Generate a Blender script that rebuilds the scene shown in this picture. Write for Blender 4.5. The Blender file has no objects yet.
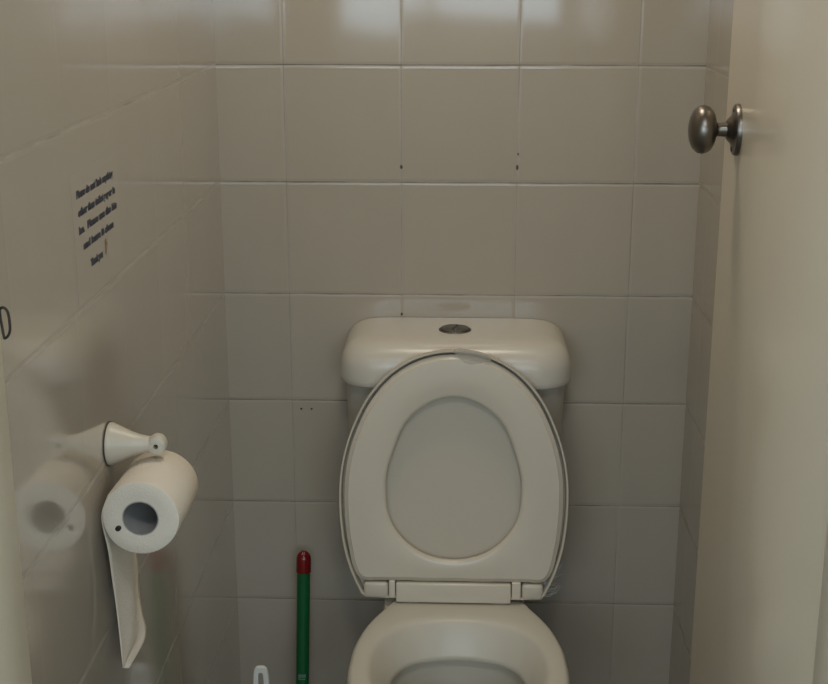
import bpy, bmesh, math, random
from mathutils import Vector, Matrix
random.seed(4)
PI = math.pi
sc = bpy.context.scene
col = sc.collection

# ------------------------------------------------------------ helpers
def smooth(me, angle=35):
    for p in me.polygons: p.use_smooth = True
    bm = bmesh.new(); bm.from_mesh(me)
    for e in bm.edges:
        if len(e.link_faces) == 2 and e.calc_face_angle(0) > math.radians(angle): e.smooth = False
    bm.to_mesh(me); bm.free()

def obj(name, bm, m, parent=None, sm=True, angle=35, loc=None):
    bmesh.ops.recalc_face_normals(bm, faces=bm.faces)
    if loc is not None:
        for v in bm.verts: v.co -= Vector(loc)
    me = bpy.data.meshes.new(name); bm.to_mesh(me); bm.free()
    if sm: smooth(me, angle)
    for mm in (m if isinstance(m, (list, tuple)) else [m]): me.materials.append(mm)
    o = bpy.data.objects.new(name, me); col.objects.link(o)
    if loc is not None: o.location = loc
    if parent is not None:
        o.parent = parent
        o.matrix_parent_inverse = Matrix.Translation(-Vector(parent.location)) if parent.type == 'EMPTY' else Matrix.Identity(4)
    return o

def empty(name, label, cat, loc):
    o = bpy.data.objects.new(name, None); col.objects.link(o)
    o.location = loc; o.empty_display_size = .05
    o['label'] = label; o['category'] = cat
    return o

def struct(name, bm, m, label=None, sm=False):
    o = obj(name, bm, m, sm=sm); o['kind'] = 'structure'
    if label: o['label'] = label; o['category'] = name.split('_')[0]
    return o

def box(bm, x0, x1, y0, y1, z0, z1, bev=0, seg=2):
    r = bmesh.ops.create_cube(bm, size=1)
    vs = r['verts']
    for v in vs:
        v.co = Vector(((x0+x1)/2+v.co.x*(x1-x0), (y0+y1)/2+v.co.y*(y1-y0), (z0+z1)/2+v.co.z*(z1-z0)))
    if bev:
        es = list({e for v in vs for e in v.link_edges})
        bmesh.ops.bevel(bm, geom=es, offset=bev, segments=seg, profile=.5, affect='EDGES')

def loft(bm, loops, cyc=False, cap0=False, cap1=False):
    rows = [[bm.verts.new(p) for p in l] for l in loops]
    n = len(rows[0]); pairs = list(zip(rows, rows[1:]))
    if cyc: pairs.append((rows[-1], rows[0]))
    for a, b in pairs:
        for i in range(n):
            bm.faces.new((a[i], a[(i+1) % n], b[(i+1) % n], b[i]))
    if cap0: bm.faces.new(rows[0])
    if cap1: bm.faces.new(rows[-1])
    return rows

def lathe(bm, prof, origin, axis, n=48):
    """prof: list of (distance along axis, radius)"""
    ax = Vector(axis).normalized()
    u = ax.orthogonal().normalized(); w = ax.cross(u)
    o = Vector(origin)
    loops = [[o+ax*d+(u*math.cos(2*PI*i/n)+w*math.sin(2*PI*i/n))*max(r, 1e-5) for i in range(n)] for d, r in prof]
    loft(bm, loops, cap0=True, cap1=True)

def spline(pts, n):
    out = []
    P = [Vector(p) for p in pts]
    P = [P[0]*2-P[1]] + P + [P[-1]*2-P[-2]]
    for k in range(1, len(P)-2):
        for j in range(n):
            t = j/n
            out.append(.5*((2*P[k])+(-P[k-1]+P[k+1])*t+(2*P[k-1]-5*P[k]+4*P[k+1]-P[k+2])*t*t+(-P[k-1]+3*P[k]-3*P[k+1]+P[k+2])*t**3))
    out.append(P[-2]); return out

def tube(bm, pts, r, n=12, sub=6):
    path = spline(pts, sub)
    loops = []
    prev = None
    for i, p in enumerate(path):
        t = (path[min(i+1, len(path)-1)]-path[max(i-1, 0)]).normalized()
        if prev is None: u = t.orthogonal().normalized()
        else: u = (prev-t*prev.dot(t)).normalized()
        prev = u; w = t.cross(u)
        loops.append([p+(u*math.cos(2*PI*k/n)+w*math.sin(2*PI*k/n))*r for k in range(n)])
    loft(bm, loops, cap0=True, cap1=True)

def polar(pts, c, N=128, sym=True):
    """radius as a function of angle from measured outline points about c, periodic cubic"""
    A = []
    for x, y in pts:
        A.append((math.atan2(y-c[1], x-c[0]), math.hypot(x-c[0], y-c[1])))
        if sym: A.append((math.atan2(y-c[1], -(x-c[0])), math.hypot(x-c[0], y-c[1])))
    A.sort()
    B = []
    for a, r in A:
        if B and abs(a-B[-1][0]) < .05: B[-1] = ((a+B[-1][0])/2, (r+B[-1][1])/2)
        else: B.append((a, r))
    if B[0][0]+2*PI-B[-1][0] < .05: B.pop()
    m = len(B)
    def rad(t):
        while t < B[0][0]: t += 2*PI
        while t >= B[0][0]+2*PI: t -= 2*PI
        for k in range(m):
            a0, r0 = B[k]; a1, r1 = B[(k+1) % m]
            if k == m-1: a1 += 2*PI
            if a0 <= t <= a1:
                am, rm = B[k-1]; ap, rp = B[(k+2) % m]
                if k == 0: am -= 2*PI
                if k+2 >= m: ap += 2*PI
                h = a1-a0; s = (t-a0)/h
                m0 = (r1-rm)/(a1-am)*h; m1 = (rp-r0)/(ap-a0)*h
                return (2*s**3-3*s*s+1)*r0+(s**3-2*s*s+s)*m0+(-2*s**3+3*s*s)*r1+(s**3-s*s)*m1
        return B[0][1]
    return [(c[0]+rad(2*PI*i/N)*math.cos(2*PI*i/N), c[1]+rad(2*PI*i/N)*math.sin(2*PI*i/N)) for i in range(N)]

def inset(loop, d):
    """move a 2-D loop inward by d along its normals"""
    n = len(loop); out = []
    for i in range(n):
        a = Vector(loop[i-1]); b = Vector(loop[(i+1) % n])
        t = (b-a).normalized()
        out.append((loop[i][0]-t.y*d, loop[i][1]+t.x*d))
    return out

# ------------------------------------------------------------ materials
def mat(name, color, rough=.5, metal=0, spec=.5, bump=0, bscale=200, var=0, vscale=6, coat=0, sub=0):
    m = bpy.data.materials.new(name); m.use_nodes = True
    nt = m.node_tree; b = nt.nodes['Principled BSDF']
    b.inputs['Base Color'].default_value = (*color, 1)
    b.inputs['Roughness'].default_value = rough
    b.inputs['Metallic'].default_value = metal
    b.inputs['Specular IOR Level'].default_value = spec
    b.inputs['Coat Weight'].default_value = coat
    tc = nt.nodes.new('ShaderNodeTexCoord')
    if var:
        n = nt.nodes.new('ShaderNodeTexNoise'); n.inputs['Scale'].default_value = vscale; n.inputs['Detail'].default_value = 6
        nt.links.new(tc.outputs['Object'], n.inputs['Vector'])
        r = nt.nodes.new('ShaderNodeMix'); r.data_type = 'RGBA'
        r.inputs[6].default_value = (*[c*(1-var) for c in color], 1); r.inputs[7].default_value = (*[min(1, c*(1+var)) for c in color], 1)
        nt.links.new(n.outputs['Fac'], r.inputs[0]); nt.links.new(r.outputs[2], b.inputs['Base Color'])
    if bump:
        n = nt.nodes.new('ShaderNodeTexNoise'); n.inputs['Scale'].default_value = bscale; n.inputs['Detail'].default_value = 3
        nt.links.new(tc.outputs['Object'], n.inputs['Vector'])
        bp = nt.nodes.new('ShaderNodeBump'); bp.inputs['Strength'].default_value = bump; bp.inputs['Distance'].default_value = .002
        nt.links.new(n.outputs['Fac'], bp.inputs['Height']); nt.links.new(bp.outputs['Normal'], b.inputs['Normal'])
    return m

def tile_mat(name, ua, va, uo, vo, size=.2, color=(.6, .56, .48), grout=(.30, .26, .20), rough=.14, spots=(), vmix=.5, hmix=.8, bmp=.45, coat=.0, vb=1.0):
    m = bpy.data.materials.new(name); m.use_nodes = True
    nt = m.node_tree; N = nt.nodes; L = nt.links; b = N['Principled BSDF']
    def math_(op, a, c=None, d=None):
        n = N.new('ShaderNodeMath'); n.operation = op
        for i, v in enumerate((a, c, d)):
            if v is None: continue
            if isinstance(v, (int, float)): n.inputs[i].default_value = v
            else: L.new(v, n.inputs[i])
        return n.outputs[0]
    tc = N.new('ShaderNodeTexCoord'); sx = N.new('ShaderNodeSeparateXYZ'); L.new(tc.outputs['Object'], sx.inputs[0])
    u = math_('DIVIDE', math_('SUBTRACT', sx.outputs[ua], uo), size)
    v = math_('DIVIDE', math_('SUBTRACT', sx.outputs[va], vo), size)
    def wob(a, s):     # slight waviness of the grout line
        n = N.new('ShaderNodeTexNoise'); n.inputs['Scale'].default_value = s; L.new(tc.outputs['Object'], n.inputs['Vector'])
        return math_('ADD', a, math_('MULTIPLY', math_('SUBTRACT', n.outputs['Fac'], .5), .012))
    u = wob(u, 7); v = wob(v, 9)
    fu = math_('FRACT', u); fv = math_('FRACT', v)
    du = math_('MULTIPLY', math_('MINIMUM', fu, math_('SUBTRACT', 1, fu)), size)
    dv = math_('MULTIPLY', math_('MINIMUM', fv, math_('SUBTRACT', 1, fv)), size)
    d = math_('MINIMUM', du, dv)
    # grout mask
    def line(src, top, w0, w1):
        mr = N.new('ShaderNodeMapRange'); mr.interpolation_type = 'SMOOTHSTEP'
        mr.inputs[1].default_value = w0; mr.inputs[2].default_value = w1; mr.inputs[3].default_value = top; mr.inputs[4].default_value = 0
        L.new(src, mr.inputs[0]); return mr.outputs[0]
    gm = math_('MAXIMUM', line(du, vmix, .0004, .0017), line(dv, hmix, .0005, .0019))
    # cushion edge height
    def edge(src, top):
        q = N.new('ShaderNodeMapRange'); q.interpolation_type = 'SMOOTHSTEP'
        q.inputs[1].default_value = .0; q.inputs[2].default_value = .006; q.inputs[3].default_value = 1-top; q.inputs[4].default_value = 1
        L.new(src, q.inputs[0]); return q.outputs[0]
    eh = math_('MULTIPLY', edge(du, vb), edge(dv, 1.0))
    # per tile random
    cx = N.new('ShaderNodeCombineXYZ'); L.new(math_('FLOOR', u), cx.inputs[0]); L.new(math_('FLOOR', v), cx.inputs[1])
    wn = N.new('ShaderNodeTexWhiteNoise'); wn.noise_dimensions = '3D'; L.new(cx.outputs[0], wn.inputs['Vector'])
    sw = N.new('ShaderNodeSeparateXYZ'); L.new(wn.outputs['Color'], sw.inputs[0])
    tilt = math_('ADD', math_('MULTIPLY', math_('SUBTRACT', sw.outputs[0], .5), math_('MULTIPLY', fu, .0018)),
                 math_('MULTIPLY', math_('SUBTRACT', sw.outputs[1], .5), math_('MULTIPLY', fv, .0018)))
    nz = N.new('ShaderNodeTexNoise'); nz.inputs['Scale'].default_value = 5; nz.inputs['Detail'].default_value = 1
    L.new(tc.outputs['Object'], nz.inputs['Vector'])
    h = math_('ADD', math_('ADD', math_('MULTIPLY', eh, .0011*bmp), tilt), math_('MULTIPLY', nz.outputs['Fac'], .0012))
    bp = N.new('ShaderNodeBump'); bp.inputs['Strength'].default_value = 1; bp.inputs['Distance'].default_value = 1
    L.new(h, bp.inputs['Height']); L.new(bp.outputs['Normal'], b.inputs['Normal'])
    # colour: per tile tint, soft mottle
    n2 = N.new('ShaderNodeTexNoise'); n2.inputs['Scale'].default_value = 9; n2.inputs['Detail'].default_value = 5
    L.new(tc.outputs['Object'], n2.inputs['Vector'])
    k = math_('ADD', math_('ADD', .94, math_('MULTIPLY', sw.outputs[2], .05)), math_('MULTIPLY', n2.outputs['Fac'], .06))
    vm = N.new('ShaderNodeVectorMath'); vm.operation = 'SCALE'; vm.inputs[0].default_value = color; L.new(k, vm.inputs['Scale'])
    # grout colour varies along its length (dirt)
    n3 = N.new('ShaderNodeTexNoise'); n3.inputs['Scale'].default_value = 6; n3.inputs['Detail'].default_value = 6; n3.inputs['Roughness'].default_value = .7
    L.new(tc.outputs['Object'], n3.inputs['Vector'])
    gr = N.new('ShaderNodeValToRGB'); gr.color_ramp.elements[0].position = .34; gr.color_ramp.elements[1].position = .66
    gr.color_ramp.elements[0].color = (*[c*.35 for c in grout], 1); gr.color_ramp.elements[1].color = (*[c*1.35 for c in grout], 1)
    L.new(n3.outputs['Fac'], gr.inputs[0])
    mx = N.new('ShaderNodeMix'); mx.data_type = 'RGBA'; L.new(gm, mx.inputs[0]); L.new(vm.outputs[0], mx.inputs[6]); L.new(gr.outputs[0], mx.inputs[7])
    c = mx.outputs[2]
    # little mould spots with a place of their own
    for (pu, pv, r, asp) in spots:
        a = math_('SUBTRACT', sx.outputs[ua], pu); bb = math_('MULTIPLY', math_('SUBTRACT', sx.outputs[va], pv), asp)
        q = math_('SQRT', math_('ADD', math_('MULTIPLY', a, a), math_('MULTIPLY', bb, bb)))
        nn = N.new('ShaderNodeTexNoise'); nn.inputs['Scale'].default_value = 300; L.new(tc.outputs['Object'], nn.inputs['Vector'])
        q = math_('ADD', q, math_('MULTIPLY', math_('SUBTRACT', nn.outputs['Fac'], .5), r*.8))
        s = N.new('ShaderNodeMapRange'); s.interpolation_type = 'SMOOTHSTEP'
        s.inputs[1].default_value = r*.6; s.inputs[2].default_value = r*1.1; s.inputs[3].default_value = .93; s.inputs[4].default_value = 0
        L.new(q, s.inputs[0])
        m2 = N.new('ShaderNodeMix'); m2.data_type = 'RGBA'; L.new(s.outputs[0], m2.inputs[0]); L.new(c, m2.inputs[6])
        m2.inputs[7].default_value = (.02, .014, .008, 1); c = m2.outputs[2]
    L.new(c, b.inputs['Base Color'])
    rr = math_('ADD', math_('ADD', rough, math_('MULTIPLY', gm, .45)), math_('MULTIPLY', math_('SUBTRACT', 1, eh), .4)); L.new(rr, b.inputs['Roughness'])
    b.inputs['Coat Weight'].default_value = coat; b.inputs['Coat Roughness'].default_value = .1
    return m

RZ = 1.28                       # height of the measured grout row
XL, XR, YF = -.1154, .7125, -1.312
spots = [(.2, RZ-.173, .0026, .6), (.4, RZ-.173, .0026, .5), (.401, RZ-.150, .0016, .6), (.016, RZ-.617, .0022, 1), (.035, RZ-.617, .0022, 1), (.2, RZ-.436, .0024, .8)]
TC = (.42, .365, .285)
m_back = tile_mat('tile_back', 0, 2, 0, RZ, color=TC, spots=spots, rough=.085, vmix=.45, vb=.5)
m_left = tile_mat('tile_left', 1, 2, -.1, RZ, color=(.46, .41, .335), rough=.1, grout=(.60, .56, .48), vmix=.08, hmix=.6, bmp=.22, coat=1.0, vb=.15)
m_right = tile_mat('tile_right', 1, 2, -.1, RZ, color=TC, grout=(.46, .42, .35), vmix=.05, hmix=.3, bmp=.2, vb=.2)
m_floor = tile_mat('tile_floor', 0, 1, 0, 0, color=(.12, .105, .085), grout=(.06, .05, .04), rough=.4)
m_paint = mat('cream_wall_paint', (.62, .58, .5), .6, bump=.1, bscale=120)
m_ceil = mat('ceiling_paint', (.68, .65, .58), .8)
m_gloss = mat('cream_gloss_paint', (.66, .60, .47), .3, bump=.08, bscale=40, var=.02)
m_door = mat('cream_door_paint', (.74, .655, .51), .22, bump=.05, bscale=30, var=.02)
m_cer = mat('white_ceramic', (.57, .52, .42), .33, spec=.35)
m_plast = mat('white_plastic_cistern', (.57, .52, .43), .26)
m_cbody = mat('cistern_body_plastic', (.43, .385, .31), .35)  # body tone, darker than the cistern lid
m_seat = mat('cream_plastic_seat', (.61, .54, .425), .24)
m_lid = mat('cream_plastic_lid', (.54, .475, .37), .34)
m_dark = mat('dark_gap', (.05, .04, .03), .7)
m_chrome = mat('dull_chrome', (.19, .175, .15), .5, metal=1)
m_knob = mat('aged_pewter_metal', (.19, .17, .145), .36, metal=1, bump=.05, bscale=300)
m_paper = mat('tissue_paper', (.72, .65, .54), .95, spec=.1, bump=.5, bscale=420)
m_core = mat('grey_cardboard', (.34, .33, .31), .9, bump=.2)
m_wire = mat('dark_wire', (.05, .045, .035), .5, metal=.6)
m_green = mat('green_plastic_sleeve', (.004, .105, .028), .32)
m_red = mat('dark_red_plastic', (.16, .006, .006), .22)
m_white = mat('white_plastic', (.72, .7, .62), .35)
m_bristle = mat('brush_bristles', (.7, .68, .62), .8)
m_rub = mat('black_rubber', (.03, .03, .03), .6)
m_note = mat('laminated_paper', (.47, .42, .345), .12, coat=1)
m_ink = mat('dark_blue_ink', (.045, .05, .07), .6)
m_peach = mat('peach_ink', (.42, .27, .17), .6)
m_frame = mat('white_window_frame', (.7, .68, .62), .4)
m_tape = mat('cloudy_tape', (.60, .535, .43), .4); m_tape.node_tree.nodes['Principled BSDF'].inputs['Alpha'].default_value = .3
m_web = mat('cobweb_threads', (.5, .48, .43), .9)
m_water = mat('bowl_water', (.25, .25, .22), .03)

# ------------------------------------------------------------ the room
OX0, OX1, OY0 = -1.6, 1.9, -3.7    # outer room
H = 2.42
def quadbox(name, x0, x1, y0, y1, z0, z1, m, label):
    bm = bmesh.new(); box(bm, x0, x1, y0, y1, z0, z1); return struct(name, bm, m, label)
quadbox('wall_back', XL-.1, XR+.1, 0, .1, 0, H, m_back, 'cream square-tiled wall behind the toilet')
quadbox('wall_left', XL-.1, XL, YF, 0, 0, H, m_left, 'glossy tiled side wall carrying the paper roll holder')
quadbox('wall_right', XR, XR+.1, YF, 0, 0, H, m_right, 'tiled side wall partly hidden behind the open door')
DJL, DJR, DH = -.05, .637, 2.03
bm = bmesh.new()
box(bm, OX0, DJL-.02, YF-.12, YF, 0, H); box(bm, DJR+.02, OX1, YF-.12, YF, 0, H)
box(bm, DJL-.02, DJR+.02, YF-.12, YF, DH+.02, H)
struct('wall_front', bm, m_paint, 'painted wall around the doorway of the toilet cubicle')
quadbox('floor', OX0, OX1, OY0, .1, -.1, 0, m_floor, 'dark tiled floor running under the toilet')
quadbox('ceiling', OX0, OX1, OY0, .1, H, H+.1, m_ceil, 'plain pale ceiling above the cubicle')
quadbox('wall_west', OX0-.1, OX0, OY0, YF, 0, H, m_paint, 'painted side wall of the outer room')
quadbox('wall_east', OX1, OX1+.1, OY0, YF, 0, H, m_paint, 'painted side wall of the outer room, opening side')
WX0, WX1, WZ0, WZ1 = -1.45, 1.75, 1.13, 2.15
bm = bmesh.new()
box(bm, OX0, WX0, OY0-.1, OY0, 0, H); box(bm, WX1, OX1, OY0-.1, OY0, 0, H)
box(bm, WX0, WX1, OY0-.1, OY0, 0, WZ0); box(bm, WX0, WX1, OY0-.1, OY0, WZ1, H)
struct('wall_entrance', bm, m_paint, 'painted outer wall holding the window')
bm = bmesh.new()
for a, b_ in ((WX0, WX0+.04), (WX1-.04, WX1), ((WX0+WX1)/2-.02, (WX0+WX1)/2+.02)): box(bm, a, b_, OY0-.08, OY0-.03, WZ0, WZ1)
box(bm, WX0, WX1, OY0-.08, OY0-.03, WZ0, WZ0+.04); box(bm, WX0, WX1, OY0-.08, OY0-.03, WZ1-.04, WZ1)
struct('window_1', bm, m_frame, 'white framed window in the outer room')

# door frame
def trim(name, parts, label):
    bm = bmesh.new()
    for p in parts: box(bm, *p, bev=.002)
    return struct(name, bm, m_gloss, label, sm=True)
YO = YF-.12
t1 = trim('trim_1', [(DJL-.02, DJL, YO-.01, YF, 0, DH), (DJL-.0005, DJL+.012, YO-.01, YF-.044, 0, DH), (DJL-.08, DJL-.005, YO-.025, YO, 0, DH+.07)], 'cream painted door jamb at the left edge of the view')
trim('trim_2', [(DJR, DJR+.02, YO-.01, YF, 0, DH), (.580, DJR, YO-.01, YF-.044, 0, DH), (DJR+.005, DJR+.08, YO-.025, YO, 0, DH+.07)], 'cream painted door jamb beside the door hinges')
trim('trim_3', [(DJL-.02, DJR+.02, YO-.01, YF, DH, DH+.02), (DJL-.005, DJR+.005, YO-.025, YO, DH, DH+.07)], 'cream painted head of the door frame')
# keeper on the left jamb: a small D of dark metal standing proud of the jamb
bm = bmesh.new()
Dp = [(-.0020, -.0135), (-.0026, -.0070), (-.0032, .0), (-.0036, .0070), (-.0034, .0125), (-.0005, .0140), (.0022, .011), (.0032, .004), (.0030, -.006), (.0008, -.0115)]
path = [Vector((DJL+.0055+x, YF-.004-abs(z)*.02, 1.1875+z)) for x, z in [(a, b*.9+.0005) for a, b in Dp]]
path.append(path[0])
tube(bm, path, .0011, n=8, sub=5)
k = obj('strike_plate', bm, m_wire, parent=t1); k['label'] = 'small dark metal keeper'

# door leaf (open a little past a right angle)
Y0d, L_, th = -1.305, .68, .035
fx0, fx1 = .600, .6285
ang = math.atan2(fx1-fx0, L_)
def dpt(u, w, z):  # u along the leaf from the hinge, w into the thickness
    return Vector((fx0+u*math.sin(ang)+w*math.cos(ang), Y0d+u*math.cos(ang)-w*math.sin(ang), z))
bm = bmesh.new(); box(bm, 0, L_, 0, th, .012, 2.02, bev=.002)
for v in bm.verts: v.co = dpt(v.co.x, v.co.y, v.co.z)
door = struct('door_1', bm, m_door, 'cream painted door standing open against the right wall', sm=True)
ku, kz = L_-.098, 1.2640
kc = dpt(ku, 0, kz); kax = -(dpt(0, 1, 0)-dpt(0, 0, 0))
bm = bmesh.new()      # rosette: a scalloped oblong plate
def sup(ry, rz, d, n=64):
    out = []
    for i in range(n):
        t = 2*PI*i/n
        r = 1+.0*math.cos(4*t)
        y = ry*math.cos(t); z = rz*math.sin(t)*r
        out.append(kc+Vector((math.sin(ang), math.cos(ang), 0))*y+Vector((0, 0, z))+kax*d)
    return out
loft(bm, [sup(.0300, .0300, 0), sup(.0300, .0300, .003), sup(.0285, .0285, .0055), sup(.020, .020, .0065), sup(.0165, .0165, .0085), sup(.013, .013, .012), sup(.0105, .0105, .014)], cap0=True, cap1=True)
kn = obj('rosette', bm, m_knob, parent=door)
bm = bmesh.new()
for s in (-1, 1):
    c_ = kc+Vector((0, 0, s*.0225))
    lathe(bm, [(.004, .0035), (.0062, .0034), (.0075, .002)], c_, kax, 16)
obj('screw', bm, m_chrome, parent=kn)
bm = bmesh.new()
lathe(bm, [(.012, .0085), (.022, .0078), (.024, .0078), (.0255, .010), (.0275, .0180), (.0305, .0234), (.035, .0268), (.041, .0283), (.047, .0268), (.0520, .0222), (.0555, .0145), (.0570, .0065), (.0573, 0)], kc, kax, 64)
obj('door_knob', bm, m_knob, parent=door, angle=60)

# ------------------------------------------------------------ toilet
TX = .299
toilet = empty('toilet', 'white toilet with raised seat and lid leaning on its low cistern', 'toilet', (TX, -.3, 0))

# --- bowl
rim_o = [(.0, -.640), (-.06, -.632), (-.115, -.604), (-.150, -.565), (-.166, -.514), (-.1705, -.444), (-.168, -.40), (-.161, -.36), (-.149, -.317), (-.138, -.290), (-.124, -.262), (-.11, -.235), (0, -.232)]
cR = (0, -.43)
NB = 144
ro = polar([(x, y) for x, y in rim_o], cR, NB)
rim_i = [(0, -.600), (-.07, -.585), (-.11, -.55), (-.131, -.505), (-.1385, -.443), (-.132, -.392), (-.115, -.352), (-.085, -.323), (-.045, -.309), (0, -.304)]
ri = polar(rim_i, cR, NB)
def scl(loop, f, cy=None, sh=0):
    c = cR if cy is None else (0, cy)
    return [(c[0]+(x-c[0])*f, c[1]+(y-c[1])*f+sh) for x, y in loop]
def ring(loop, z): return [Vector((TX+.0075+x, y, z)) for x, y in loop]
foot = polar([(0, -.52), (-.07, -.50), (-.11, -.43), (-.115, -.3), (-.11, -.15), (-.06, -.05), (0, -.03)], (0, -.29), NB)
def mixl(a, b, t): return [(p[0]*(1-t)+q[0]*t, p[1]*(1-t)+q[1]*t) for p, q in zip(a, b)]
# rim ring starts angle 0 on both loops so mixing keeps them aligned
zr = .405
L = []
L.append(ring(foot, 0.0)); L.append(ring(foot, .02))
L.append(ring(inset(foot, .012), .05))
L.append(ring(mixl(inset(foot, .012), scl(ro, .72, -.38), .35), .14))
L.append(ring(mixl(foot, scl(ro, .80, -.40), .8), .24))
L.append(ring(scl(ro, .90, -.41), .31)); L.append(ring(scl(ro, .96, -.42), .345))
L.append(ring(inset(ro, .003), .362)); L.append(ring(ro, .372)); L.append(ring(ro, .390))
L.append(ring(inset(ro, .0015), .3985)); L.append(ring(inset(ro, .005), .4035)); L.append(ring(inset(ro, .009), zr))
L.append(ring(mixl(ro, ri, .80), zr-.0005))
L.append(ring(ri, .4015)); L.append(ring(inset(ri, .004), .396))
L.append(ring(inset(ri, .014), .378)); L.append(ring(inset(ri, .026), .352)); L.append(ring(inset(ri, .0285), .346)); L.append(ring(inset(ri, .027), .343))
L.append(ring(inset(ri, .012), .3425)); L.append(ring(inset(ri, .002), .336))
L.append(ring(scl(ri, .93), .30)); L.append(ring(scl(ri, .66, None, .0), .25)); L.append(ring(scl(ri, .48), .20)); L.append(ring(scl(ri, .38), .14)); L.append(ring(scl(ri, .2), .11))
bm = bmesh.new(); loft(bm, L, cap0=True, cap1=True)
# rear deck carrying seat and cistern
pl = []
def rr(x, y0, y1, r, z, n=8):
    pts = []
    for cx_, cy_, a0 in ((x-r, y1-r, 0), (-x+r, y1-r, 90), (-x+r, y0+r, 180), (x-r, y0+r, 270)):
        for j in range(n+1):
            a = math.radians(a0+90*j/n); pts.append(Vector((TX+cx_+r*math.cos(a), cy_+r*math.sin(a), z)))
    return pts
loft(bm, [rr(.10, -.27, -.012, .03, 0), rr(.10, -.27, -.012, .03, .18), rr(.118, -.29, -.012, .04, .35), rr(.120, -.29, -.012, .04, .392), rr(.117, -.287, -.015, .04, .398)], cap0=True, cap1=True)
bowl = obj('bowl', bm, m_cer, parent=toilet, angle=50)
bm = bmesh.new(); loft(bm, [ring(scl(ri, .49), .203), ring(scl(ri, .49), .205)], cap0=True, cap1=True)
wat = obj('toilet_water', bm, m_water); wat['kind'] = 'stuff'; wat['label'] = 'still water at the bottom of the toilet bowl'; wat['category'] = 'water'

# --- cistern body and lid
def rrect(hw, y0, y1, r, z, n=10, bow=0):
    pts = []
    for cx_, cy_, a0 in ((hw-r, y1-.004, 0), (-hw+r, y1-.004, 90), (-hw+r, y0+r, 180), (hw-r, y0+r, 270)):
        rad = .004 if a0 < 180 else r
        ccx = (hw-.004) if a0 == 0 else ((-hw+.004) if a0 == 90 else cx_)
        for j in range(n+1):
            a = math.radians(a0+90*j/n)
            x = ccx+rad*math.cos(a); y = cy_+rad*math.sin(a)
            pts.append((x, y))
        if a0 == 180:       # front run, with a slight bow
            for j in range(1, 12):
                x = (-hw+r)+(2*hw-2*r)*j/12; pts.append((x, y0))
    out = []
    for x, y in pts:
        f = max(0, 1-(x/hw)**2)*bow if y < (y0+y1)/2 else 0
        out.append(Vector((TX-.002+x, y-f, z)))
    return out
yb = -.003
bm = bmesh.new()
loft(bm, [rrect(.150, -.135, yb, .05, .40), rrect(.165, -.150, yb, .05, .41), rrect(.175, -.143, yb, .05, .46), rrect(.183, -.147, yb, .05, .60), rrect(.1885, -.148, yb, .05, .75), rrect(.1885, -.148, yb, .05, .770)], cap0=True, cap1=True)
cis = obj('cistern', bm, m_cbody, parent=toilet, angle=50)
bm = bmesh.new()
prof = [(.012, .7620), (.002, .7630), (0, .7655), (0.0, .773), (.0005, .785), (.002, .797), (.005, .808), (.0105, .8175), (.0185, .8260), (.029, .8322), (.043, .8362), (.062, .8380), (.085, .8385)]
lo = []
for ins, z in prof:
    hw = .1970-ins*.95; y0 = -.178+ins*.95; r = max(.060-ins*.4, .03)
    lo.append(rrect(hw, y0, yb, r, z, bow=.004))
loft(bm, lo, cap0=True, cap1=True)
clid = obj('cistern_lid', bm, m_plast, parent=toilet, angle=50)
# dual flush button
bx, by, bz = TX-.0035, -.081, .8385
bm = bmesh.new(); 
def ell(a, b_, z, n=64): return [Vector((bx+a*math.cos(2*PI*i/n), by+b_*math.sin(2*PI*i/n), z)) for i in range(n)]
loft(bm, [ell(.0280, .0265, bz-.003), ell(.0280, .0265, bz+.001), ell(.0270, .0255, bz+.0018), ell(.0252, .0242, bz+.0018), ell(.0248, .0238, bz+.0008)], cap0=True, cap1=True)
fb = obj('flush_bezel', bm, m_chrome, parent=toilet)
for s, k0 in ((-1, .0), (1, .0)):
    bm = bmesh.new()
    n = 24; lp = []
    for (rr_, z) in ((.0238, bz+.0005), (.0238, bz+.0032), (.0222, bz+.0042)):
        row = []
        for i in range(n+1):
            a = -PI/2+PI*i/n
            row.append(Vector((bx+s*(.0008+rr_*math.cos(a)), by+rr_*math.sin(a)*.96, z)))
        for j in range(1, 6):   # inner edge, waved
            t = j/6; yy = rr_*.96*(1-2*t); row.append(Vector((bx+s*.0008+.004*math.sin(PI*2*t), by+yy, z)))
        lp.append(row)
    loft(bm, lp, cap0=True, cap1=True)
    f2 = obj('flush_button', bm, m_chrome, parent=fb)

# --- lid and seat, raised: plane through the hinge leaning back on the cistern
P0 = Vector((TX+.0005, -.235, .415)); T = Vector((0, .045, .43)).normalized(); S = Vector((1, 0, 0)); NN = S.cross(T)   # NN points to the camera
if NN.y > 0: NN = -NN
def pp(s, t, n): return P0+S*s+T*t+NN*n
def sm_(pts):  # symmetrise measured outlines
    return pts
lid_pts = [(-.0, .4244), (-.054, .4160), (-.100, .3915), (-.139, .3505), (-.1675, .2965), (-.1848, .2405), (-.1915, .180), (-.190, .130), (-.184, .0840), (-.1710, .0390), (-.1585, .011), (-.151, -.001), (-.13, -.003), (-.07, -.003), (0, -.003)]
NL = 160
cL = (0, .20)
lo_ = polar(lid_pts, cL, NL)
bm = bmesh.new()
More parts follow.
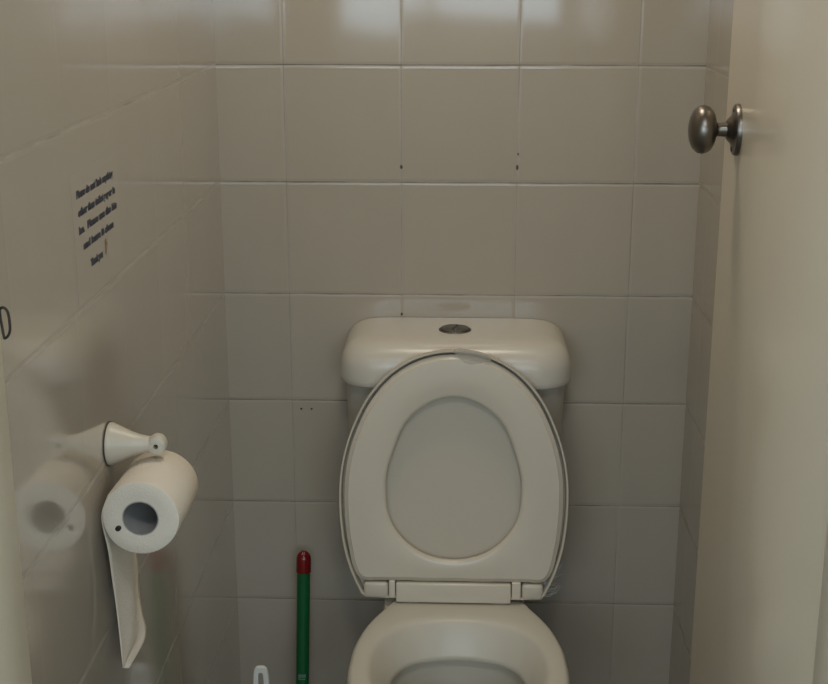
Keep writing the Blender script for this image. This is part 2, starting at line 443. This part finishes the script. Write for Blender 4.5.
# shallow dish: back skin, rounded edge, raised lip, inner floor
def lidring(loop, n): return [pp(x-.0035, y, n) for x, y in loop]
loft(bm, [lidring(inset(lo_, .06), -.013), lidring(inset(lo_, .02), -.0125), lidring(inset(lo_, .006), -.010), lidring(inset(lo_, .001), -.004), lidring(lo_, .004), lidring(lo_, .0125), lidring(inset(lo_, .0007), .0145), lidring(inset(lo_, .0032), .0145),
          lidring(inset(lo_, .0042), .012), lidring(inset(lo_, .0046), -.008), lidring(inset(lo_, .012), -.0095), lidring(inset(lo_, .06), -.0095)], cap0=True, cap1=True)
lid = obj('lid', bm, m_lid, parent=toilet, angle=50)
seat_out = polar([(x*(.957 if y > .06 else .962), .20+(y-.20)*.965 if y > .1 else y) for x, y in lid_pts[:10]]+[(-.1545, .0265), (-.147, .0265), (-.12, .0265), (-.07, .0265), (0, .0265)], cL, NL)
hole_pts = [(0, .3448), (-.065, .3170), (-.1005, .2520), (-.1130, .1830), (-.1030, .1275), (-.0565, .0780), (0, .0640)]
hi = polar(hole_pts, cL, NL)
bm = bmesh.new()
n0 = -.002
loft(bm, [lidring(inset(seat_out, .003), n0), lidring(inset(seat_out, -.0002), n0+.004), lidring(seat_out, n0+.009), lidring(inset(seat_out, .0004), n0+.0120), lidring(inset(seat_out, .0015), n0+.0132), lidring(inset(seat_out, .0062), n0+.0150), lidring(inset(seat_out, .0075), n0+.0172),
          lidring(mixl(seat_out, hi, .5), n0+.0185), lidring(inset(hi, -.0065), n0+.0178), lidring(inset(hi, -.0030), n0+.0165), lidring(inset(hi, -.0008), n0+.0140), lidring(hi, n0+.010), lidring(inset(hi, -.0015), n0+.002), lidring(inset(hi, -.004), n0)], cyc=True)
seat = obj('seat', bm, m_seat, parent=toilet, angle=50)
# hinge: wide centre barrel, two seat lugs, two lid lugs
def pbox(bm, s0, s1, t0, t1, a, b_, bev=.003):
    r0 = len(bm.verts)
    b2 = bmesh.new(); box(b2, s0, s1, t0, t1, a, b_, bev=bev, seg=3)
    me = bpy.data.meshes.new('tmp')
    for v in b2.verts: v.co = pp(v.co.x, v.co.y, v.co.z)
    b2.to_mesh(me); bm.from_mesh(me); b2.free(); bpy.data.meshes.remove(me)
for s0, s1 in ((-.1115, -.1005), (.0960, .1115)):
    bm = bmesh.new(); pbox(bm, s0, s1, -.0030, .028, .0, .0160, .002)
    obj('seat_lug', bm, m_seat, parent=seat)
for s0, s1 in ((-.1540, -.1125), (.1130, .1490)):
    bm = bmesh.new(); pbox(bm, s0, s1, -.0040, .0240, -.006, .0160, .005)
    obj('lid_lug', bm, m_lid, parent=lid)
bm = bmesh.new(); pbox(bm, -.0990, .0945, -.0095, .0248, -.008, .0185, .0025)
obj('hinge_cover', bm, m_seat, parent=toilet)
for s in (-.075, .075):
    bm = bmesh.new(); box(bm, TX+s-.012, TX+s+.012, -.248, -.214, .392, .412, bev=.002)
    obj('hinge_post', bm, m_seat, parent=toilet)

# old piece of clear tape bridging the top of the lid edge
bm = bmesh.new()
tp = [(-.004, .4270), (.006, .4285), (.020, .4262), (.034, .4238), (.048, .4185), (.057, .4120), (.055, .4065), (.046, .4060), (.036, .4030), (.024, .4010), (.012, .4040), (.004, .4110), (-.003, .4190), (-.007, .4240)]
loft(bm, [[pp(x, y, .0150) for x, y in tp], [pp(x, y, .0156) for x, y in tp]], cap0=True, cap1=True)
tpo = obj('tape_patch', bm, m_tape, parent=lid); tpo['label'] = 'cloudy tape patch on the rim'
# wisps of cobweb beside the right hinge
bm = bmesh.new()
rnd = random.Random(9)
for i in range(26):
    a = Vector((TX+.148+rnd.uniform(-.003, .006), -.234+rnd.uniform(-.004, .004), .415+rnd.uniform(-.004, .03)))
    d = Vector((rnd.uniform(.008, .034), rnd.uniform(.0, .03), rnd.uniform(-.012, .044)))
    m_ = a+d*.5+Vector((rnd.uniform(-.006, .006), 0, rnd.uniform(-.007, .007)))
    tube(bm, [a, m_, a+d], rnd.uniform(.00018, .00045), n=4, sub=4)
cw = obj('cobweb', bm, m_web); cw['label'] = 'wispy pale cobweb beside the right hinge of the toilet lid'; cw['category'] = 'cobweb'; cw['kind'] = 'stuff'

# ------------------------------------------------------------ paper holder and roll
hy, hz = -.805, .8965
hold = empty('toilet_paper_holder', 'white cone-shaped ceramic holder fixed to the left tiled wall', 'toilet paper holder', (XL, hy, hz))
bm = bmesh.new(); lathe(bm, [(0, .0272), (.0012, .0272)], (XL+.0003, hy, hz), (1, 0, 0))  # dark disc painted as the shade in the gap behind the flange
obj('gap_shade', bm, m_dark, parent=hold)
bm = bmesh.new()
lathe(bm, [(.0012, .0258), (.004, .0258), (.007, .0245), (.016, .0205), (.027, .0155), (.038, .0118), (.046, .0102), (.050, .0098)], (XL+.0003, hy, hz), (1, .0, .0))
obj('post', bm, m_cer, parent=hold)
bm = bmesh.new()       # tip: flattened ring-like end with a hole along Y
tc_ = Vector((XL+.0585, hy, hz))
n = 40
def tipring(r, y): return [tc_+Vector((r*math.cos(2*PI*i/n)*1.05, y, r*math.sin(2*PI*i/n)*1.15)) for i in range(n)]
loft(bm, [tipring(.0028, -.0095), tipring(.0075, -.0095), tipring(.0102, -.0075), tipring(.011, -.002), tipring(.011, .002), tipring(.0102, .0075), tipring(.0075, .0095), tipring(.0028, .0095)], cyc=True)
obj('post_tip', bm, m_cer, parent=hold)
RX, RZc, RF, RB, RR = -.0615, .8365, -.888, -.772, .0447
bm = bmesh.new()
wx, wz = RX+.003, RZc+.0184
tube(bm, [tc_+Vector((0, -.008, 0)), tc_+Vector((0, .010, -.0005)), (tc_.x, hy+.030, hz-.006), (tc_.x-.004, RB+.012, hz-.03), (wx, RB+.006, wz-.005), (wx, RB-.008, wz-.0033), (wx, (RF+RB)/2, wz-.0018), (wx, RF+.02, wz-.0007)], .0012, n=10)
obj('hanger_wire', bm, m_wire, parent=hold)

roll = empty('toilet_roll', 'part-used white toilet paper roll hanging under the ceramic holder', 'toilet roll', (RX, (RF+RB)/2, RZc))
bm = bmesh.new()
n = 96
def rl(r, y, wob=0):
    return [Vector((RX+(r*(1+wob*math.sin(3*a+1)))*math.cos(a), y, RZc+(r*(1+wob*math.sin(2*a)))*math.sin(a))) for a in (2*PI*i/n for i in range(n))]
lps = [rl(.0212, RF+.001), rl(.030, RF), rl(RR-.002, RF, .012), rl(RR-.0005, RF+.001, .012), rl(RR, RF+.003, .012), rl(RR+.0004, (RF+RB)/2, .012), rl(RR, RB-.003, .012), rl(RR-.002, RB, .012), rl(.0212, RB)]
loft(bm, lps, cyc=True)
for v in bm.verts:     # tilt a little, hung loose
    v.co.z -= (v.co.y-RF)*.03
pr = obj('paper', bm, m_paper, parent=roll)
bm = bmesh.new()
loft(bm, [rl(.0212, RF+.0005), rl(.0200, RF+.0005), rl(.0200, RB-.0005), rl(.0212, RB-.0005)], cyc=True)
for v in bm.verts: v.co.z -= (v.co.y-RF)*.03
obj('core', bm, m_core, parent=roll)
bm = bmesh.new()
bmesh.ops.create_icosphere(bm, subdivisions=3, radius=.0038)
for v in bm.verts: v.co = Vector((RX-.0262+v.co.x*.95+v.co.z*.25, RF-.0002+v.co.y*.25, RZc-.0125+v.co.z*1.0))  # flattened dark blob set into the roll end
ds = obj('dark_spot', bm, m_wire, parent=pr); ds['label'] = 'small dark spot on the end of the roll'
# loose end: hangs on the wall side, twisted, torn to a point
bm = bmesh.new()
near = spline([(RX-RR*.8, RF+.002, RZc+.028), (RX-RR-.0006, RF+.002, RZc), (-.105, -.8762, .7911), (-.105, -.8690, .7541), (-.103, -.8672, .7213), (-.100, -.8693, .6899), (-.097, -.8738, .6618), (-.094, -.8796, .6383)], 5)
far = spline([(RX-RR*.8, RB-.002, RZc+.022), (RX-RR-.0006, RB-.002, RZc-.008), (-.104, -.766, .765), (-.101, -.7600, .7200), (-.097, -.7773, .6895), (-.092, -.7867, .6610), (-.088, -.7965, .6356), (-.0925, -.8700, .6330)], 5)
NY = 14; rows = []
for i, (a, b_) in enumerate(zip(near, far)):
    q = i/(len(near)-1); row = []
    for j in range(NY+1):
        s = j/NY; p = a*(1-s)+b_*s
        p.x += .005*math.sin(s*PI)*math.sin(q*4)+.0015*math.sin(s*9+q*5)*q
        p.x = max(p.x, XL+.003); row.append(bm.verts.new(p))
    rows.append(row)
for a, b_ in zip(rows, rows[1:]):
    for j in range(NY): bm.faces.new((a[j], a[j+1], b_[j+1], b_[j]))
ta = obj('loose_sheet', bm, m_paper, parent=pr, angle=180)
so = ta.modifiers.new('thick', 'SOLIDIFY'); so.thickness = .0005; so.offset = 1

# ------------------------------------------------------------ notice on the left wall
note = empty('wall_notice', 'small printed notice stuck on the left tiled wall above the paper roll', 'notice', (XL, -.79, 1.16))
bm = bmesh.new(); box(bm, XL+.0001, XL+.0003, -.885, -.69, 1.085, 1.232)
sheet = obj('sheet', bm, m_note, parent=note, sm=False)
def text_obj(name, s, size, y, z, m, width=None):
    cu = bpy.data.curves.new('t', 'FONT'); cu.body = s; cu.size = size; cu.extrude = .0001; cu.offset = .0009
    to = bpy.data.objects.new('t', cu); col.objects.link(to)
    bpy.context.view_layer.update()
    me = bpy.data.meshes.new_from_object(to.evaluated_get(bpy.context.evaluated_depsgraph_get()))
    bpy.data.objects.remove(to); bpy.data.curves.remove(cu)
    xs = [v.co.x for v in me.vertices]; w = max(xs)-min(xs)
    f = (width/w) if width else 1
    for v in me.vertices:
        a, b_, c = v.co; v.co = Vector((XL+.0005+c, y+(a-min(xs))*f, z+b_))
    me.materials.append(m); me.name = name
    o = bpy.data.objects.new(name, me); col.objects.link(o); o.parent = note
    o.matrix_parent_inverse = Matrix.Translation(-note.location)
    return o
TS = .0108
for s, y, z, w in (('Please do not flush anything', -.867, 1.2038, .156), ('other than toilet paper in', -.865, 1.1835, .160), ('loo.', -.866, 1.1640, .022), ('Please use the bin', -.832, 1.1645, .130),
                   ('and leave it clean', -.853, 1.1445, .131), ('Thank you', -.829, 1.1200, .052)):
    text_obj('printed_line', s, TS, y, z, m_ink, w)
bm = bmesh.new()
bmesh.ops.create_cone(bm, cap_ends=True, segments=20, radius1=.0035, radius2=.0035, depth=.0003, matrix=Matrix.Translation((XL+.00125, -.761, 1.1345)) @ Matrix.Rotation(PI/2, 4, 'Y'))
box(bm, XL+.0011, XL+.0014, -.7635, -.7585, 1.1195, 1.133)
obj('printed_symbol', bm, m_peach, parent=note, sm=False)

# ------------------------------------------------------------ green stick with red cap
px_, py_ = .0225, -.055
base = Vector((.0135, -.105, 0)); top = Vector((.0212, -.055, .4065))
pole = empty('broom', 'green handle with a dark red rounded cap leaning in the corner left of the toilet', 'broom', base)
ax = (top-base).normalized(); Lp = (top-base).length
bm = bmesh.new(); lathe(bm, [(.03, .0122), (Lp-.040, .0122)], base, ax, 32)
ph = obj('handle', bm, m_green, parent=pole)
bm = bmesh.new()
lathe(bm, [(Lp-.041, .0132), (Lp-.0405, .0138), (Lp-.016, .0136), (Lp-.010, .0126), (Lp-.005, .0096), (Lp-.0018, .006), (Lp, .001)], base, ax, 32)
obj('cap', bm, m_red, parent=pole)
bm = bmesh.new(); box(bm, base.x-.05, base.x+.05, base.y-.02, base.y+.02, .02, .055, bev=.008)
obj('head', bm, m_green, parent=pole)
bm = bmesh.new()
for i in range(12):
    for j in range(5):
        x = base.x-.045+.09*i/11; y = base.y-.016+.032*j/4
        lathe(bm, [(0, .003), (.022, .002)], (x+random.uniform(-.003, .003), y, 0), (0, 0, 1), 6)
obj('bristles', bm, m_bristle, parent=pole)
# faint printed marks on the sleeve
bm = bmesh.new()
def onpole(a, h, r=.01235): 
    u = Vector((1, 0, 0)); w = ax.cross(u).normalized(); u = w.cross(ax).normalized()
    return base+ax*h+(u*math.cos(a)+w*math.sin(a))*r
fr = None
for a_ in range(0, 360, 5):
    p_ = onpole(math.radians(a_), .2)
    if fr is None or (p_-base).y < fr[0]: fr = ((p_-base).y, math.radians(a_))
a0 = fr[1]
sgn = 1 if (onpole(a0+.3, .2).x > onpole(a0, .2).x) else -1
def stroke(p0_, p1_, w=.0006):
    pts = []
    for t in (0, .5, 1):
        xx = p0_[0]*(1-t)+p1_[0]*t; hh = p0_[1]*(1-t)+p1_[1]*t
        pts.append(onpole(a0+sgn*xx/.0122, hh))
    tube(bm, pts, w, n=6, sub=2)
hh = .170
for x in (-.006, -.0025, .001, .0045):
    stroke((x, hh-.003), (x, hh+.0035)); stroke((x, hh), (x+.002, hh+.003)); stroke((x+.002, hh-.003), (x+.002, hh+.0035))
stroke((-.007, hh-.006), (.006, hh-.006))
o = obj('printed_mark', bm, mat('grey_print', (.22, .30, .26), .5), parent=pole)

# ------------------------------------------------------------ toilet brush
tb = Vector((-.016, -.36, 0))
brush = empty('toilet_brush', 'white plastic toilet brush handle with a slotted end, left of the broom', 'toilet brush', tb)
bm = bmesh.new()
lathe(bm, [(.060, .010), (.14, .0085), (.26, .007), (.296, .0075)], tb, (0, 0, 1), 24)
# slotted loop on top
def lp2(hw, hh_, y, n=24):
    pts = []
    zc = .318
    for i in range(n*2):
        a = 2*PI*i/(n*2); c, s = math.cos(a), math.sin(a)
        e = .55
        pts.append(tb+Vector((math.copysign(abs(c)**e, c)*hw, y, zc+math.copysign(abs(s)**e, s)*hh_)))
    return pts
loft(bm, [lp2(.0108, .0245, -.0035), lp2(.0118, .0255, -.0015), lp2(.0118, .0255, .0015), lp2(.0108, .0245, .0035), lp2(.0040, .0145, .0035), lp2(.0036, .0140, 0), lp2(.0040, .0145, -.0035)], cyc=True)
for v in bm.verts:     # legs of the loop spread downwards
    if v.co.z > .285: v.co.x = tb.x+(v.co.x-tb.x)*(1+(.342-v.co.z)*5)
obj('handle', bm, m_white, parent=brush, angle=50)
bm = bmesh.new()
lathe(bm, [(.02, .004), (.03, .030), (.06, .034), (.085, .028), (.095, .008)], tb, (0, 0, 1), 24)
obj('brush_head', bm, m_bristle, parent=brush)
pot = bmesh.new()
n = 48
def pr_(r, z): return [tb+Vector((r*math.cos(2*PI*i/n), r*math.sin(2*PI*i/n), z)) for i in range(n)]
loft(pot, [pr_(.01, 0), pr_(.050, 0), pr_(.054, .01), pr_(.046, .12), pr_(.0475, .125), pr_(.044, .12), pr_(.050, .014), pr_(.01, .008)], cap0=True, cap1=True)
po = obj('brush_pot', pot, m_white); po['label'] = 'white plastic pot on the floor holding the toilet brush'; po['category'] = 'pot'

# ------------------------------------------------------------ light
def area(name, loc, rot, sx, sy, energy, color, spread=PI):
    l = bpy.data.lights.new(name, 'AREA'); l.shape = 'RECTANGLE'; l.size = sx; l.size_y = sy; l.energy = energy; l.color = color; l.spread = spread
    o = bpy.data.objects.new(name, l); o.location = loc; o.rotation_euler = rot; col.objects.link(o); return o
# daylight entering the window of the outer room
area('window_daylight', ((WX0+WX1)/2, OY0-.12, (WZ0+WZ1)/2), (PI/2, 0, 0), WX1-WX0, WZ1-WZ0, 58, (.68, .85, 1.0))
# unseen drum lamps added for light: above the cistern and in the outer room
m_shade = mat('white_lamp_shade', (.75, .72, .64), .6)
def lamp(x, y, z, energy, color, label):
    e = empty('added_lamp', label, 'lamp', (x, y, H))
    bm = bmesh.new(); lathe(bm, [(0, .05), (.015, .05), (.022, .03)], (x, y, H), (0, 0, -1), 32); obj('canopy', bm, m_white, parent=e)
    bm = bmesh.new(); lathe(bm, [(.015, .006), (H-z-.05, .006)], (x, y, H), (0, 0, -1), 16); obj('stem', bm, m_white, parent=e)
    bm = bmesh.new()
    def rg(r, zz, n=48): return [Vector((x+r*math.cos(2*PI*i/n), y+r*math.sin(2*PI*i/n), zz)) for i in range(n)]
    loft(bm, [rg(.02, z+.055), rg(.13, z+.055), rg(.155, z+.04), rg(.165, z-.012), rg(.162, z-.012), rg(.152, z+.037), rg(.128, z+.051), rg(.02, z+.051)], cyc=True)
    obj('lamp_shade', bm, m_shade, parent=e)
    l = area('added_lamp_light', (x, y, z), (0, 0, 0), .27, .27, energy, color); l.data.shape = 'DISK'
    return e
lamp(.30, -.42, 2.22, 4.9, (1, .90, .76), 'added drum lamp giving overhead light above the toilet cistern')
lamp(.35, -2.15, 2.28, 7, (.95, .97, 1.0), 'added fill lamp with a drum shade outside the cubicle doorway')

w = bpy.data.worlds.new('World'); sc.world = w; w.use_nodes = True
w.node_tree.nodes['Background'].inputs[0].default_value = (.55, .68, .85, 1)
w.node_tree.nodes['Background'].inputs[1].default_value = .6

# ------------------------------------------------------------ camera
cam = bpy.data.cameras.new('camera'); co = bpy.data.objects.new('camera', cam); col.objects.link(co)
cam.sensor_fit = 'HORIZONTAL'; cam.sensor_width = 36; cam.lens = 1328.4*36/828; cam.clip_start = .02
co.location = (.3031, -2.2854, 1.4594)
co.rotation_euler = (PI/2-.2839, 0, .03549)
sc.camera = co
sc.view_settings.view_transform = 'Standard'; sc.view_settings.look = 'None'; sc.view_settings.gamma = 1
sc.view_settings.use_curve_mapping = False
sc.view_settings.exposure = 0
